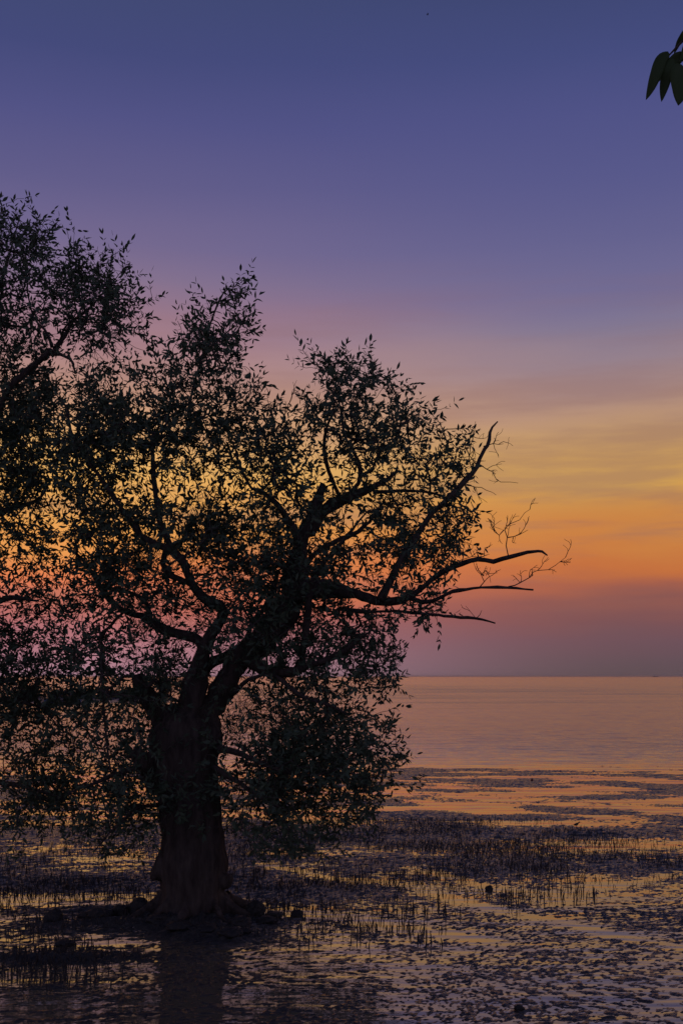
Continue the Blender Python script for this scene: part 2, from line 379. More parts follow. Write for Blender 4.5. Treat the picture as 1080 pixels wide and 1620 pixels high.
# ------------------------------------------------------------------ tree growing
class Skeleton:
    def __init__(s): s.p = []; s.r = []; s.par = []; s.fixed = []
    def limb(s, pts, par=-1):
        """pts rows x,y,z,r -> appended nodes"""
        q = par
        for row in pts:
            s.p.append(row[:3]); s.r.append(row[3]); s.par.append(q); s.fixed.append(True); q = len(s.p)-1
    def grow(s, targets, seg=.10, bend=.18):
        T = np.array(targets); nodes = np.array(s.p)
        def near(T, nodes):
            best = np.full(len(T), 1e9); arg = np.zeros(len(T), int)
            for i in range(0, len(nodes), 2000):
                b = nodes[i:i+2000]; d = ((T[:, None, :]-b[None])**2).sum(-1); m = d.argmin(1); dm = d[np.arange(len(T)), m]
                u = dm < best; best[u] = dm[u]; arg[u] = m[u]+i
            return best, arg
        rem = T; tips = []
        best, arg = near(rem, nodes); off = 0
        while len(rem):
            k = max(12, len(rem)//14); o = np.argsort(best)[:k]; start = len(s.p)
            for i in o:
                t = rem[i]; q = int(arg[i]); a = np.asarray(s.p[q]); L_ = np.linalg.norm(t-a)
                if L_ < .05: t = a+nrm(rng.normal(size=3))*.15; L_ = .15
                n = max(2, int(L_/seg)+1)
                dirn = (t-a)/L_; side = rng.normal(size=3); side -= dirn*side.dot(dirn); side = nrm(side)
                m = (a+t)/2+side*L_*bend*rng.uniform(.2, 1)+np.array([0, 0, -.04*L_])
                for j in range(1, n+1):
                    f = j/n; pnt = (1-f)**2*a+2*f*(1-f)*m+f*f*t
                    if j < n: pnt = pnt+rng.normal(0, .010, 3)
                    s.p.append(pnt); s.r.append(0); s.par.append(q); s.fixed.append(False); q = len(s.p)-1
                tips.append(q)
            mask = np.ones(len(rem), bool); mask[o] = False; rem = rem[mask]; best = best[mask]; arg = arg[mask]
            if len(rem):
                nb, na = near(rem, np.array(s.p[start:])); u = nb < best; best[u] = nb[u]; arg[u] = na[u]+start
        s.tips = tips
    def radii(s, tip=.0032, e=2.35):
        acc = np.zeros(len(s.p))
        ch = np.zeros(len(s.p), int)
        for i, q in enumerate(s.par):
            if q >= 0: ch[q] += 1
        for i in range(len(s.p)-1, -1, -1):
            if s.fixed[i]: continue
            v = max(acc[i], tip**e); s.r[i] = v**(1/e); q = s.par[i]
            if q >= 0 and not s.fixed[q]: acc[q] += v
    def twigs(s):
        kids = {}
        for i, q in enumerate(s.par):
            if not s.fixed[i]: kids.setdefault(q, []).append(i)
        out = []; 
        starts = [(q, c) for q, cs in kids.items() for c in (cs if s.fixed[q] else sorted(cs, key=lambda i: -s.r[i])[1:])]
        for q, c in starts:
            ch = [q, c]
            while c in kids: c = max(kids[c], key=lambda i: s.r[i]); ch.append(c)
            r = [min(s.r[ch[1]]*1.1, .05)]+[s.r[i] for i in ch[1:]]
            out.append((np.array([s.p[i] for i in ch]), r))
        return out

def dead_twigs(pts, spread, n, out, depth=0, length=.45, r=.006):
    """bare forking twigs off the nodes pts"""
    for _ in range(n):
        i = rng.integers(len(pts)); a = pts[i][:3]; d = nrm(np.asarray(spread)+rng.normal(0, .55, 3)); path = [a]; L_ = length*rng.uniform(.5, 1.2); m = 6
        for k in range(m): d = nrm(d+rng.normal(0, .22, 3)); path.append(path[-1]+d*L_/m)
        rr = np.linspace(r, .0022, m+1); out.add(path, rr, 4)
        if depth < 2: dead_twigs([path[k] for k in (2, 3, 4)], d, 2, out, depth+1, L_*.55, r*.6)

Y0 = TREE[1]+.15
def LP(rows, d0=0, d1=0, Yb=None):
    """rows of photo px,py,width px along a limb, depth offset running d0..d1 -> x,y,z,r control points"""
    Yb = Yb or Y0; n = len(rows); out = []
    for i, (a, b, w) in enumerate(rows):
        Y = Yb+d0+(d1-d0)*i/(n-1); p = P(a, b, Y); out.append(np.array([*p, w*.9/2/F*Y]))
    return out
# name, control rows, depth
LIMBS = [
 ('limb', [(322,1165,60),(336,1125,50),(357,1080,42),(378,1042,42),(408,1020,44),(440,985,46),(465,945,42),(472,905,36),(476,870,30),(484,840,27),(496,812,20),(502,792,16),(507,775,12),(509,764,6)], 0, .1),
 ('limb', [(484,846,24),(510,812,22),(539,791,20),(560,782,16),(583,773,13),(602,764,11),(620,753,8),(628,748,5)], .1, .8),
 ('limb', [(462,940,38),(508,930,30),(548,936,22),(580,946,21),(601,950,20),(630,949,15),(650,944,13),(686,922,11),(706,906,10),(726,896,9),(752,887,8),(783,889,8),(798,884,8),(814,878,7),(835,872,6),(850,869,5),(856,870,4),(864,877,2)], 0, -1.5),
 ('limb', [(600,948,18),(610,929,14),(628,898,13),(650,862,12),(672,831,11),(703,796,10),(726,769,10),(748,747,9),(757,724,8),(765,708,7),(770,704,6),(776,684,4),(780,676,3),(788,668,2)], -.8, -.3),
 ('limb', [(645,945,9),(662,948,8),(685,949,7),(705,939,6),(725,933,6),(761,929,5),(800,931,5),(841,934,3)], -.9, -2.0),
 ('limb', [(540,965,8),(580,966,7),(623,967,6),(663,970,6),(703,971,6),(728,975,5),(752,978,5),(783,986,3)], .5, 1.2),
 ('limb', [(300,1160,52),(303,1120,40),(310,1060,32),(319,1028,27),(334,1003,20),(346,984,19),(351,970,18),(342,958,18),(318,948,17),(304,928,16),(297,912,15),(290,893,14),(280,876,14),(262,865,13),(225,850,11),(198,812,9),(170,768,8),(149,736,7),(130,712,6),(113,681,5),(105,645,4),(95,632,3)], -.05, -.9),
 ('limb', [(275,872,11),(262,850,10),(252,820,9),(245,790,9),(243,760,8),(243,730,7),(240,700,5),(232,670,3)], -.4, .2),
 ('limb', [(297,922,9),(280,916,10),(265,908,9),(258,893,9),(262,876,9),(268,865,8)], -.4, -.3),
 ('limb', [(322,1030,20),(314,1016,17),(296,1007,16),(270,1000,15),(245,988,14),(225,975,12),(200,967,10),(175,948,9),(155,920,8),(138,895,6),(112,872,4),(95,866,3)], .0, 1.0),
 ('limb', [(236,978,8),(233,966,8),(230,952,7),(215,940,7),(198,934,6),(175,932,5),(150,925,3)], .4, 1.3),
 ('limb', [(302,1110,26),(318,1068,22),(340,1047,20),(362,1036,20),(385,1028,20),(405,1018,18)], .35, .15),
 ('limb', [(385,1038,20),(402,1048,20),(422,1056,18),(446,1062,17),(470,1058,17),(490,1052,15),(509,1046,13),(539,1031,10),(565,1012,7),(585,1000,4)], 0, -1.2),
 ('limb', [(472,1058,14),(480,1040,13),(484,1012,12),(488,980,12),(494,945,11),(505,905,9),(530,868,8),(556,840,6),(580,812,4)], -.3, -1.1),
 ('limb', [(370,1095,10),(388,1082,9),(408,1071,8),(431,1068,7),(457,1083,7),(480,1101,6),(517,1114,5),(545,1128,4)], -.2, -1.4),
 ('limb', [(388,1030,12),(393,1005,11),(400,988,10),(412,970,9),(425,950,7),(430,925,5)], .1, 1.2),
 ('limb', [(425,1005,18),(420,980,15),(422,955,12),(430,930,9),(440,900,5)], .25, .7),
 ('limb', [(476,880,16),(470,848,13),(458,825,12),(446,805,11),(432,788,10),(418,778,8),(400,772,6),(385,748,5),(376,722,4),(368,700,3)], .0, -.8),
 ('limb', [(548,790,11),(565,765,9),(570,740,8),(560,715,6),(545,690,5),(540,660,4),(535,630,3),(540,600,2)], .4, .9),
 ('limb', [(540,790,8),(520,745,7),(512,715,6),(516,680,5),(530,650,4)], .3, -.2),
 ('limb', [(590,780,7),(630,778,6),(665,777,5),(690,780,5),(706,787,4)], .5, .2),
 ('limb', [(480,900,14),(505,872,11),(530,858,9),(560,845,7),(590,820,5),(610,790,4)], .2, 1.4),
 ('limb', [(243,742,6),(262,722,5),(285,700,4),(298,670,4),(302,630,4),(308,600,4),(322,560,4),(336,510,3),(347,478,3),(358,455,2)], .1, .5),
 ('limb', [(262,1165,44),(248,1130,36),(236,1105,32),(226,1085,27),(219,1068,18)], -.05, -.1),
 ('limb', [(228,1155,7),(205,1156,6),(182,1160,5),(165,1167,4),(150,1175,2)], -.1, -.6),
 ('limb', [(226,1208,16),(205,1217,11),(185,1225,9),(160,1236,7),(135,1247,5),(110,1256,3)], -.1, -1.1),
 ('limb', [(252,1275,8),(228,1276,6),(210,1284,5),(195,1300,4),(175,1318,4),(150,1346,2)], -.2, -1.0),
 ('limb', [(222,1198,10),(212,1200,8),(202,1198,6),(190,1194,3)], -.2, -.4),
 ('limb', [(345,1185,14),(375,1190,11),(410,1205,9),(450,1220,7),(500,1225,5),(540,1215,3)], -.3, -1.4),
 ('limb', [(340,1215,10),(370,1235,8),(400,1255,6),(440,1275,4),(470,1285,2)], -.3, -.9),
]
VOX = .024
def build_tree(root, base, trunk_rows, Yt, limbs, cells, burls, roots, thick, seed_leaf, depth_sd):
    sk = Skeleton(); fuse = Tubes(); separate = []
    # trunk rings
    tr = []
    for py, xl, xr_ in trunk_rows:
        p = P((xl+xr_)/2, py, Yt); tr.append((p, (xr_-xl)/2/F*Yt))
    pts = np.array([np.append(p, r) for p, r in tr]); C_ = catmull(pts, .06)
    fuse.add(C_[:, :3]-base, C_[:, 3], 28)
    ctr = []
    for c in C_[::3]: ctr.append(c)
    sk.limb(ctr)
    for px, py, r, dy in burls:
        c = P(px, py, Yt+dy)-base; rr = r/F*Yt
        Z = np.linspace(-1, 1, 9); fuse.add([c+np.array([0, 0, z*rr]) for z in Z], [max(.01, rr*math.sqrt(max(0, 1-z*z))) for z in Z], 12)
    for (ax, ay), (bx, by), r0 in roots:
        a = G(ax, ay); b = G(bx, by); m = (a+b)/2+rng.normal(0, .04, 3)
        q = [np.array([a[0], a[1]+.1, .22, r0]), np.array([m[0], m[1], hz(m[0], m[1])+.05, r0*.75]), np.array([b[0], b[1], hz(b[0], b[1])-.02, r0*.3])]
        q = catmull(q, .06); fuse.add(q[:, :3]-base, q[:, 3], 10)
    for name, rows, d0, d1 in limbs:
        c = LP(rows, d0, d1, Yt); c = catmull(c, .085); wob = np.zeros((len(c), 3))
        for k in range(3): wob[:, k] = np.convolve(rng.normal(0, 1, len(c)+8), np.ones(5)/5, 'same')[4:-4][:len(c)]
        c[:, :3] += wob*np.minimum(.034, c[:, 3:4]*.8+.006)
        c[:, 3] *= 1+.16*np.convolve(rng.normal(0, 1, len(c)+4), np.ones(3)/2, 'same')[2:-2][:len(c)]
        c[:, 3] = np.maximum(c[:, 3], .004)
        sk.limb(c)
        j = next((i for i in range(len(c)) if c[i, 3] < thick), len(c)) if True else 0
        t = Tubes(); t.add(c[:, :3]-base, c[:, 3], 9 if c[0, 3] > .03 else 7, .10)
        link(name, t.mesh(name, BARK), root)
        if j > 2: fuse.add(c[:min(j, 9), :3]-base, c[:min(j, 9), 3]*.97, 14)
    o = link('trunk', fuse.mesh('trunk_parts', BARK), root)
    md = o.modifiers.new('r', 'REMESH'); md.mode = 'VOXEL'; md.voxel_size = VOX; md.use_smooth_shade = True
    dg = bpy.context.evaluated_depsgraph_get(); me = bpy.data.meshes.new_from_object(o.evaluated_get(dg)); o.modifiers.clear(); o.data = me; me.name = 'trunk'
    n = len(me.vertices); co = np.empty(n*3, np.float32); nn = np.empty(n*3, np.float32)
    me.vertices.foreach_get('co', co); me.vertices.foreach_get('normal', nn); co = co.reshape(-1, 3).astype(float); nn = nn.reshape(-1, 3)
    low_ = 1-np.clip((co[:, 2]-.0)/1.2, 0, 1)
    d = .045*vn3(co*np.array([9, 9, 2.2]), 3)+.10*vn3(co*3.1, 8)+.022*vn3(co*np.array([24, 24, 9]), 5)+low_*.12*vn3(co*np.array([4.5, 4.5, .8]), 12)
    co += nn*d[:, None]*np.array([1, 1, .4]); me.vertices.foreach_set('co', co.astype(np.float32).ravel())
    if not me.materials: me.materials.append(BARK)
    me.polygons.foreach_set('use_smooth', np.ones(len(me.polygons), bool)); me.update()
    # twig tips through the crown
    T = []; NL = []
    for px0, py0, w, h, c, ysd in cells:
        tau = -math.log(1-min(.965, c*.105)); nleaf = tau*w*h/seed_leaf; k = nleaf/11; k = int(k)+(rng.random() < k-int(k))
        for _ in range(k):
            px = px0+rng.uniform(0, w)-(10 if px0 > 420 else 0); py = py0+rng.uniform(0, h)+13; Y = Yt+np.clip(rng.normal(0, ysd), -2.2, 2.2); pt = P(px, py, Y)
            if rng.random() > np.clip(.62+4.4*float(vn3(np.array([pt*1.9]), 31)[0])+2.4*float(vn3(np.array([pt*4.3]), 37)[0]), .12, 1): continue
            T.append(pt); NL.append(rng.integers(9, 14))
    T = np.array(T); ok = T[:, 2] > .35; T = T[ok]
    sk.grow(T); sk.radii()
    tw = Tubes()
    for pts_, r in sk.twigs(): tw.add(pts_-base, r, 5 if max(r) > .012 else 4)
    o = link('twigs', tw.mesh('twigs', BARK), root); o['kind'] = 'stuff'
    sp = []
    for q in sk.tips:
        t = np.asarray(sk.p[q]); b = np.asarray(sk.p[sk.par[q]]); d = nrm(t-b)
        d = nrm(d+np.array([0, 0, .25])+rng.normal(0, .25, 3)); sp.append((t-d*.14, t+d*rng.uniform(.10, .24), rng.integers(9, 14)))
    lv = make_leaves(sp); leaf_objects(lv, root, base)
    t2 = Tubes()
    for b, t, _ in sp: t2.add([b, (b+t)/2, t], [.0032, .0028, .0015], 4)
    o = link('twig_tips', t2.mesh('twig_tips', BARK), root); o['kind'] = 'stuff'
    return sk, len(lv)

DENS = [ # 40 px cells, x from 0, y from 300
 "3200000000000000000","6630000000000000000","6654300000000000000","6667720003000000000","7666830264000000000","5334630573000000000",
 "6522324663003540000","8814666554200675200","8737888555336766520","8757999756664567552","8766777874674444454","8877634435777453564",
 "6448888766657646664","5536777777677766763","6547756566688766561","7655665665787635531","6566564446546654420","7355555455666774000",
 "7766666543545774000","8755566434346665000","8655445224565773000","5655534234677773000","4555642245787876200","6788875346998764100",
 "6345665313777641000","1011221011454200000"]
DENS = [[int(c) for c in r] for r in DENS]
cellsA = []; cellsB = []
for r, row in enumerate(DENS):
    for c, v in enumerate(row):
        if not v: continue
        y = 300+40*r; x = 40*c
        for sy in (0, 20):
            for sxx in (0, 20):
                vv = float(np.clip(min(gridval(DENS, np.array([x+sxx+10.]), np.array([y+sy+10.]), 0, 300, 40, 40)[0], v+1)*.6+v*.4+rng.normal(-.25, 1.2), 0, 9.2))
                if v <= 1 and rng.random() < .4: continue
                left_ = (x < 80) or (y < 560 and x < 240) or (x < 120 and y > 1000 and rng.random() < .5)
                (cellsB if left_ else cellsA).append((x+sxx, y+sy, 20, 20, vv, .9 if not left_ else .8))
for x in range(-360, 0, 40):                              # the left tree goes on outside the frame
    for y in range(340+int(((x+120)/200)**2*150), 1180, 40): cellsB.append((x, y, 40, 40, 4.5, 1.0))

treeA = empty('mangrove_tree', TREE)
tag(treeA, 'big mangrove with thick forked trunk and dead bare branches reaching right over the water', 'tree')
TR = [(1474, 232, 380), (1460, 234, 375), (1445, 240, 368), (1425, 250, 360), (1400, 253, 357), (1365, 255, 355), (1340, 257, 349), (1300, 257, 346), (1260, 254, 345), (1225, 242, 347), (1195, 236, 347), (1165, 238, 352), (1140, 250, 350), (1125, 270, 340)]
BURL = [(262, 1352, 10, -.1), (259, 1366, 13, -.12), (255, 1377, 14, -.12), (249, 1385, 11, -.12), (243, 1389, 6, -.12), (217, 1197, 14, -.3), (226, 1206, 19, -.25), (238, 1222, 19, -.1), (250, 1240, 17, 0), (352, 1395, 14, -.1)]
ROOTS = [((262,1450),(205,1462),.13), ((345,1450),(400,1452),.13), ((298,1456),(282,1466),.08), ((335,1456),(362,1466),.08), ((270,1454),(238,1462),.09), ((355,1445),(395,1432),.09), ((255,1440),(225,1436),.09)]
skA, nA = build_tree(treeA, TREE, TR, Y0, LIMBS, cellsA, BURL, ROOTS, .05, 3.0, .75)

# dead twigs on the bare branches
dt = Tubes()
def dead(rows, d, r=.007, f=True):
    c = LP([(a, b, 1) for a, b in rows], d, d); c = catmull(c, .06)
    c[:, :3] += rng.normal(0, .006, (len(c), 3)); rr = np.linspace(r, .0025, len(c)); dt.add(c[:, :3]-TREE, rr, 5); return c[:, :3]
for rows, d, n, spread in (
    ([(803,878),(800,862),(801,849),(797,838),(800,832),(808,828),(819,822),(828,812),(837,806)], -1.1, 4, (.3,0,.8)),
    ([(797,838),(789,846),(781,842),(776,832)], -1.1, 5, (-.3,0,.8)), ([(801,849),(812,850),(822,846),(834,838)], -1.1, 3, (.6,0,.5)),
    ([(748,740),(761,738),(770,741),(779,747),(786,758),(792,763),(806,764),(819,763)], -.5, 4, (.7,0,.1)),
    ([(805,929),(822,922),(836,913),(843,904),(850,902),(866,902),(878,894),(892,882)], -1.6, 9, (.8,0,.4)),
    ([(757,929),(764,919),(760,910),(766,902),(775,908),(786,906)], -1.4, 3, (.3,0,.7)), ([(764,912),(755,902),(752,894)], -1.4, 2, (-.3,0,.8)),
    ([(766,706),(780,704),(796,702)], -.4, 4, (.7,0,.3)), ([(746,748),(742,722),(748,690),(751,668)], -.3, 7, (-.1,0,.9)), ([(752,735),(738,712),(735,690)], -.3, 7, (-.2,0,.8)),
    ([(725,765),(760,772),(786,782)], -.4, 1, (.8,0,-.2)), ([(700,905),(722,888),(745,882),(775,876)], -1.2, 5, (.5,0,.6)), ([(752,978),(758,972),(762,966)], 1., 1, (.5,0,.5)),
    ([(430,665),(425,640),(428,615)], -.2, 8, (0,0,.9)), ([(445,670),(455,640),(462,625)], -.2, 6, (.4,0,.8)), ([(372,665),(372,640),(370,622)], -.2, 1, (0,0,.9)),
    ([(640,985),(650,965),(668,962)], .5, 2, (.4,0,.4))):
    c = dead(rows, d); dead_twigs([p-TREE for p in c[len(c)//4:]], spread, n, dt, 1, .22, .0042)
link('dead_twigs', dt.mesh('dead_twigs', BARK), treeA)['kind'] = 'stuff'
# thin hanging stem left of the trunk
hs_ = Tubes(); c = catmull(LP([(157,985,3),(160,1020,4),(161,1060,4),(163,1100,4),(167,1150,4),(171,1190,4),(176,1224,4)], -.5, -.7), .1); hs_.add(c[:, :3]-TREE, c[:, 3], 6, .1)
tag(link('hanging_stem', hs_.mesh('hanging_stem', BARK), treeA), 'thin straight bare stem hanging left of the trunk')

# second tree, its trunk outside the left edge
BASEB = np.array([G(-150, 1430)[0], 15.6, 0.]); treeB = empty('mangrove_tree', BASEB)
tag(treeB, 'taller mangrove at the left edge, only its leafy crown and one forked branch in view', 'tree')
YB = 15.6
LB = [('limb', [(-150,1150,60),(-120,1060,44),(-90,960,34),(-60,860,26),(-40,760,22),(-10,680,16),(10,625,14),(43,589,12),(67,568,10),(80,558,9)], 0, -.5),
 ('limb', [(80,558,9),(92,542,7),(104,529,7),(112,517,6),(118,507,5),(135,495,4),(158,470,3),(175,445,2)], -.5, -.3),
 ('limb', [(82,550,6),(78,535,5),(70,522,5),(60,512,4),(52,500,3),(45,470,3),(42,430,2)], -.5, -.1),
 ('limb', [(80,559,6),(96,560,5),(108,567,4),(113,572,4),(120,590,3)], -.5, -.7),
 ('limb', [(84,552,4),(96,538,4),(102,522,4),(112,508,3)], -.5, -.9),
 ('limb', [(-60,860,20),(-30,830,16),(0,812,12),(30,800,9),(60,790,6),(75,770,3)], -.2, .8),
 ('limb', [(-90,960,20),(-50,960,15),(-10,950,11),(30,945,7),(60,950,4)], 0, -.9),
 ('limb', [(-130,1090,20),(-80,1100,15),(-30,1105,11),(20,1110,8),(70,1120,4)], 0, -.8),
 ('limb', [(-150,1170,20),(-90,1200,15),(-40,1225,11),(10,1240,8),(60,1250,5),(100,1262,3)], -.1, -.9),
 ('limb', [(-40,760,16),(-50,700,12),(-40,620,9),(-25,540,7),(-5,470,5),(15,410,4),(30,350,2)], 0, .4),
 ('limb', [(-100,980,22),(-160,900,18),(-200,800,14),(-230,700,10),(-250,600,6)], 0, .3)]
skB, nB = build_tree(treeB, BASEB, [(1450,-215,-85), (1400,-200,-100), (1300,-192,-104), (1200,-186,-112), (1130,-180,-105)], YB, LB, cellsB, [], [], .06, 2.95, .8)
print('leaves', nA, nB)

# ------------------------------------------------------------------ breathing roots
PD = ["112200467765421000","222200579999886421","233322566866788763","223322554445556665","212222665335665653","789922887553344311","443311888731010000",
      "333201335663000000","221000123552000000","112000111111000000","455200000000000000","676200000000000000","432000000000000000","000000000000000000"]
PD = [[int(c) for c in r] for r in PD]                  # 60 px columns, 20 px rows from y = 1300
def root_proto(nseg=3, k=4):
    return [], []
Nc = 75000
cx = rng.uniform(-8.5, 8.5, Nc); cy = rng.uniform(10.5, 23.8, Nc)
px = cx/cy*F+540; py = HZ+H*F/cy
den = gridval(PD, px, py, 0, 1300, 60, 20)
cl = np.clip(.95+4.8*fbm(cx*.9, cy*1.1, 70, 3)+2.6*fbm(cx*3.2, cy*3.2, 77, 2), .05, 2.2)
den = np.where((px < -20) | (px > 1100), 3, den)
keep = rng.random(Nc) < np.clip(den/9*cl*.92, 0, 1)
keep &= (np.hypot(cx-TREE[0], (cy-TREE[1])) > .55)
cx, cy = cx[keep], cy[keep]; zz = mudh(cx, cy)
hh = .028+.085*rng.beta(1.6, 2.6, len(cx))*(1+.5*(cy < 17.5))*np.clip(.8+fbm(cx*.7, cy*.7, 90, 2), .6, 1.3)
top = zz+hh; ok = top > .035; cx, cy, zz, hh = cx[ok], cy[ok], zz[ok], hh[ok]
def root_geo(x, y, z, h, r, lx, ly, k=4, seg=3):
    V = []
    for i in range(seg+1):
        f = i/seg; rr = r*(1-.25*f) if i < seg else r*.35
        ox = lx*f*f; oy = ly*f*f
        for j in range(k):
            a = j*2*math.pi/k+.4; V.append((x+ox+rr*math.cos(a), y+oy+rr*math.sin(a), z+(h+.05)*f-.05))
    return V
seg = 3; k = 4; RF = []
for i in range(seg):
    for j in range(k): RF.append((i*k+j, i*k+(j+1) % k, (i+1)*k+(j+1) % k, (i+1)*k+j))
RF.append((seg*k, seg*k+1, seg*k+2, seg*k+3)); RF = np.array(RF)
inview = (np.abs(cx/cy) < .29)
order = np.argsort(np.where(inview, cy/hh**.5, 1e9)); near_idx = set(order[:300].tolist())
RM = []
for q in range(5):
    RM.append(mesh('breathing_root', root_geo(0, 0, 0, .13, rng.uniform(.006, .009), rng.normal(0, .015), rng.normal(0, .015), 6, 4),
        np.array([(i*6+j, i*6+(j+1) % 6, (i+1)*6+(j+1) % 6, (i+1)*6+j) for i in range(4) for j in range(6)]), ROOT))
VS = []; FS = []; n = 0
def zone(px, py):
    if px < 250 and py >= 1475:
        w = 'close to the left edge' if px < 70 else 'on the low mud bank' if px < 160 else 'below the trunk foot'
        return 'dark breathing root in shadowed lower left mud, '+w, 'breathing roots lower left '+w
    if px < 250: return ('stubby dark breathing root poking from the mud left of the thick trunk', 'breathing roots left of the trunk') if py < 1475 else ('stubby dark breathing root in the shadowed mud at the lower left', 'breathing roots at the lower left')
    if py < 1475 and px < 560: return 'thin dark breathing root standing in wet mud just right of the thick trunk', 'breathing roots right of the trunk'
    return 'thin dark breathing root standing in puddled mud out in the open flat', 'breathing roots on the open mud flat'
for i in range(len(cx)):
    if i in near_idx:
        o = link('breathing_root', RM[i % 5]); s = hh[i]/.13; o.location = (cx[i], cy[i], zz[i]); o.scale = (1, 1, s); o.rotation_euler = (0, 0, rng.uniform(0, 6.28))
        lab, g = zone(cx[i]/cy[i]*F+540, HZ+H*F/cy[i]); sz = 'tall' if hh[i] > .088 else 'short' if hh[i] < .06 else 'medium height'; tag(o, sz+' '+lab, 'root', sz+' '+g); continue
    VS.append(root_geo(cx[i], cy[i], zz[i], hh[i], rng.uniform(.003, .0072), rng.normal(0, .017), rng.normal(0, .017))); FS.append(RF+n); n += (seg+1)*k
tag(link('breathing_roots', mesh('breathing_roots', np.concatenate([np.array(v) for v in VS]), np.concatenate(FS), ROOT)), 'dense stand of thin pencil-like breathing roots across the mud flat behind the tree', 'roots', kind='stuff')
print('roots', len(cx))

# ------------------------------------------------------------------ stones and clods
def clod(px, py, w, h, label, group=None, name='stone', m=STONE):
    b = G(px, py); s = b[1]/F; bm = bmesh.new(); bmesh.ops.create_icosphere(bm, subdivisions=4, radius=1)
    V = np.array([v.co for v in bm.verts]); off = rng.uniform(0, 50, 3)
    d = 1+.55*vn3(V*1.3+off, 2)+.35*vn3(V*3.1+off, 4)+.22*vn3(V*7+off, 6)
    V = V*d[:, None]*np.array([w/2*s, w/2*s*.8, h*s*.62])
    for v, c in zip(bm.verts, V): v.co = c+np.array([0, 0, h*s*.38])
    me = bpy.data.meshes.new(name); bm.to_mesh(me); bm.free(); me.materials.append(m)
    me.polygons.foreach_set('use_smooth', np.ones(len(me.polygons), bool))
    o = link(name, me, loc=(b[0], b[1], min(.02, hz(b[0], b[1])))); o.rotation_euler = (0, 0, 0); tag(o, label, 'stone', group); return o
clod(403, 1451, 30, 24, 'dark upright lumpy stone on the wet mud just right of the trunk foot')
clod(434, 1452, 28, 9, 'low flat dark stone right of the upright stone by the trunk')
clod(421, 1461, 30, 9, 'flat dark stone half sunk in front of the upright stone by the trunk')
clod(378, 1468, 34, 16, 'dark lumpy stone against the right root of the trunk')
clod(362, 1484, 40, 13, 'wide dark stone below the right root, nearest the camera')
clod(388, 1479, 22, 9, 'small dark stone below the right root of the trunk')
clod(221, 1447, 36, 24, 'rounded dark clod touching the left root of the trunk')
clod(190, 1449, 30, 20, 'dark clod second to the left of the trunk foot')
clod(158, 1455, 44, 16, 'broad low dark clod left of the two clods beside the trunk')
clod(136, 1452, 24, 10, 'small pointed dark clod near the left mud bank')
clod(86, 1458, 30, 20, 'lone dark clod far left of the trunk foot')
clod(322, 1476, 46, 13, 'long low dark clod directly in front of the trunk foot')
clod(283, 1474, 40, 14, 'lumpy dark clod in front of the trunk foot, left of the long low one')
clod(250, 1466, 38, 16, 'dark clod against the left front of the trunk foot')
clod(470, 1449, 18, 12, 'small dark clump in the puddle between trunk and root stand')
clod(773, 1408, 12, 8, 'small black stone in the pale channel right of the root stand')
clod(821, 1599, 17, 9, 'small black stone at the bottom right of the flat')
clod(101, 1496, 30, 9, 'low dark clod on the lower left mud bank')

# ------------------------------------------------------------------ wader and float
def ellring(c, rx, rz, k=10): return [(c[0], c[1]+rx*math.cos(a), c[2]+rz*math.sin(a)) for a in np.arange(k)*2*math.pi/k]
b = G(911, 1310); bird = empty('wading_bird', (b[0], b[1], max(0, hz(b[0], b[1])))); tag(bird, 'tiny dark wading bird standing at the far edge of the root field', 'bird')
prof = [(-.075, .002, .002, .060), (-.055, .010, .007, .062), (-.03, .022, .020, .068), (0, .028, .028, .074), (.025, .024, .026, .082), (.04, .014, .018, .096), (.048, .012, .014, .110), (.060, .013, .014, .118), (.072, .008, .008, .117), (.078, .003, .003, .115), (.105, .0012, .0012, .110)]
V = []; Fc = []; kk = 10
for i, (x, ry, rz, z) in enumerate(prof): V += ellring((x, 0, z), ry, rz, kk)
for i in range(len(prof)-1):
    for j in range(kk): Fc.append((i*kk+j, i*kk+(j+1) % kk, (i+1)*kk+(j+1) % kk, (i+1)*kk+j))
Fc += [tuple(range(kk)), tuple(reversed(range((len(prof)-1)*kk, len(prof)*kk)))]
link('body', mesh('body', V, Fc, BIRD, True), bird)
for s in (-1, 1):
    t = Tubes(); t.add([(.005, s*.01, .055), (-.008, s*.011, .028), (.004, s*.012, 0), (.02, s*.012, 0)], [.003, .002, .002, .001], 5); link('leg', t.mesh('leg', BIRD), bird)
b = G(841, 1236); fl = empty('marker_float', (b[0], b[1], 0)); tag(fl, 'small dark red float standing in shallow water beyond the root field', 'float')
t = Tubes(); z = [(-.03, .02), (0, .036), (.03, .04), (.06, .032), (.075, .015), (.08, .008)]; t.add([(0, 0, a) for a, _ in z], [r for _, r in z], 12); link('float_body', t.mesh('float_body', RED), fl)
t = Tubes(); t.add([(0, 0, .075), (.002, 0, .10)], [.006, .005], 6); link('stem', t.mesh('stem', RED), fl)

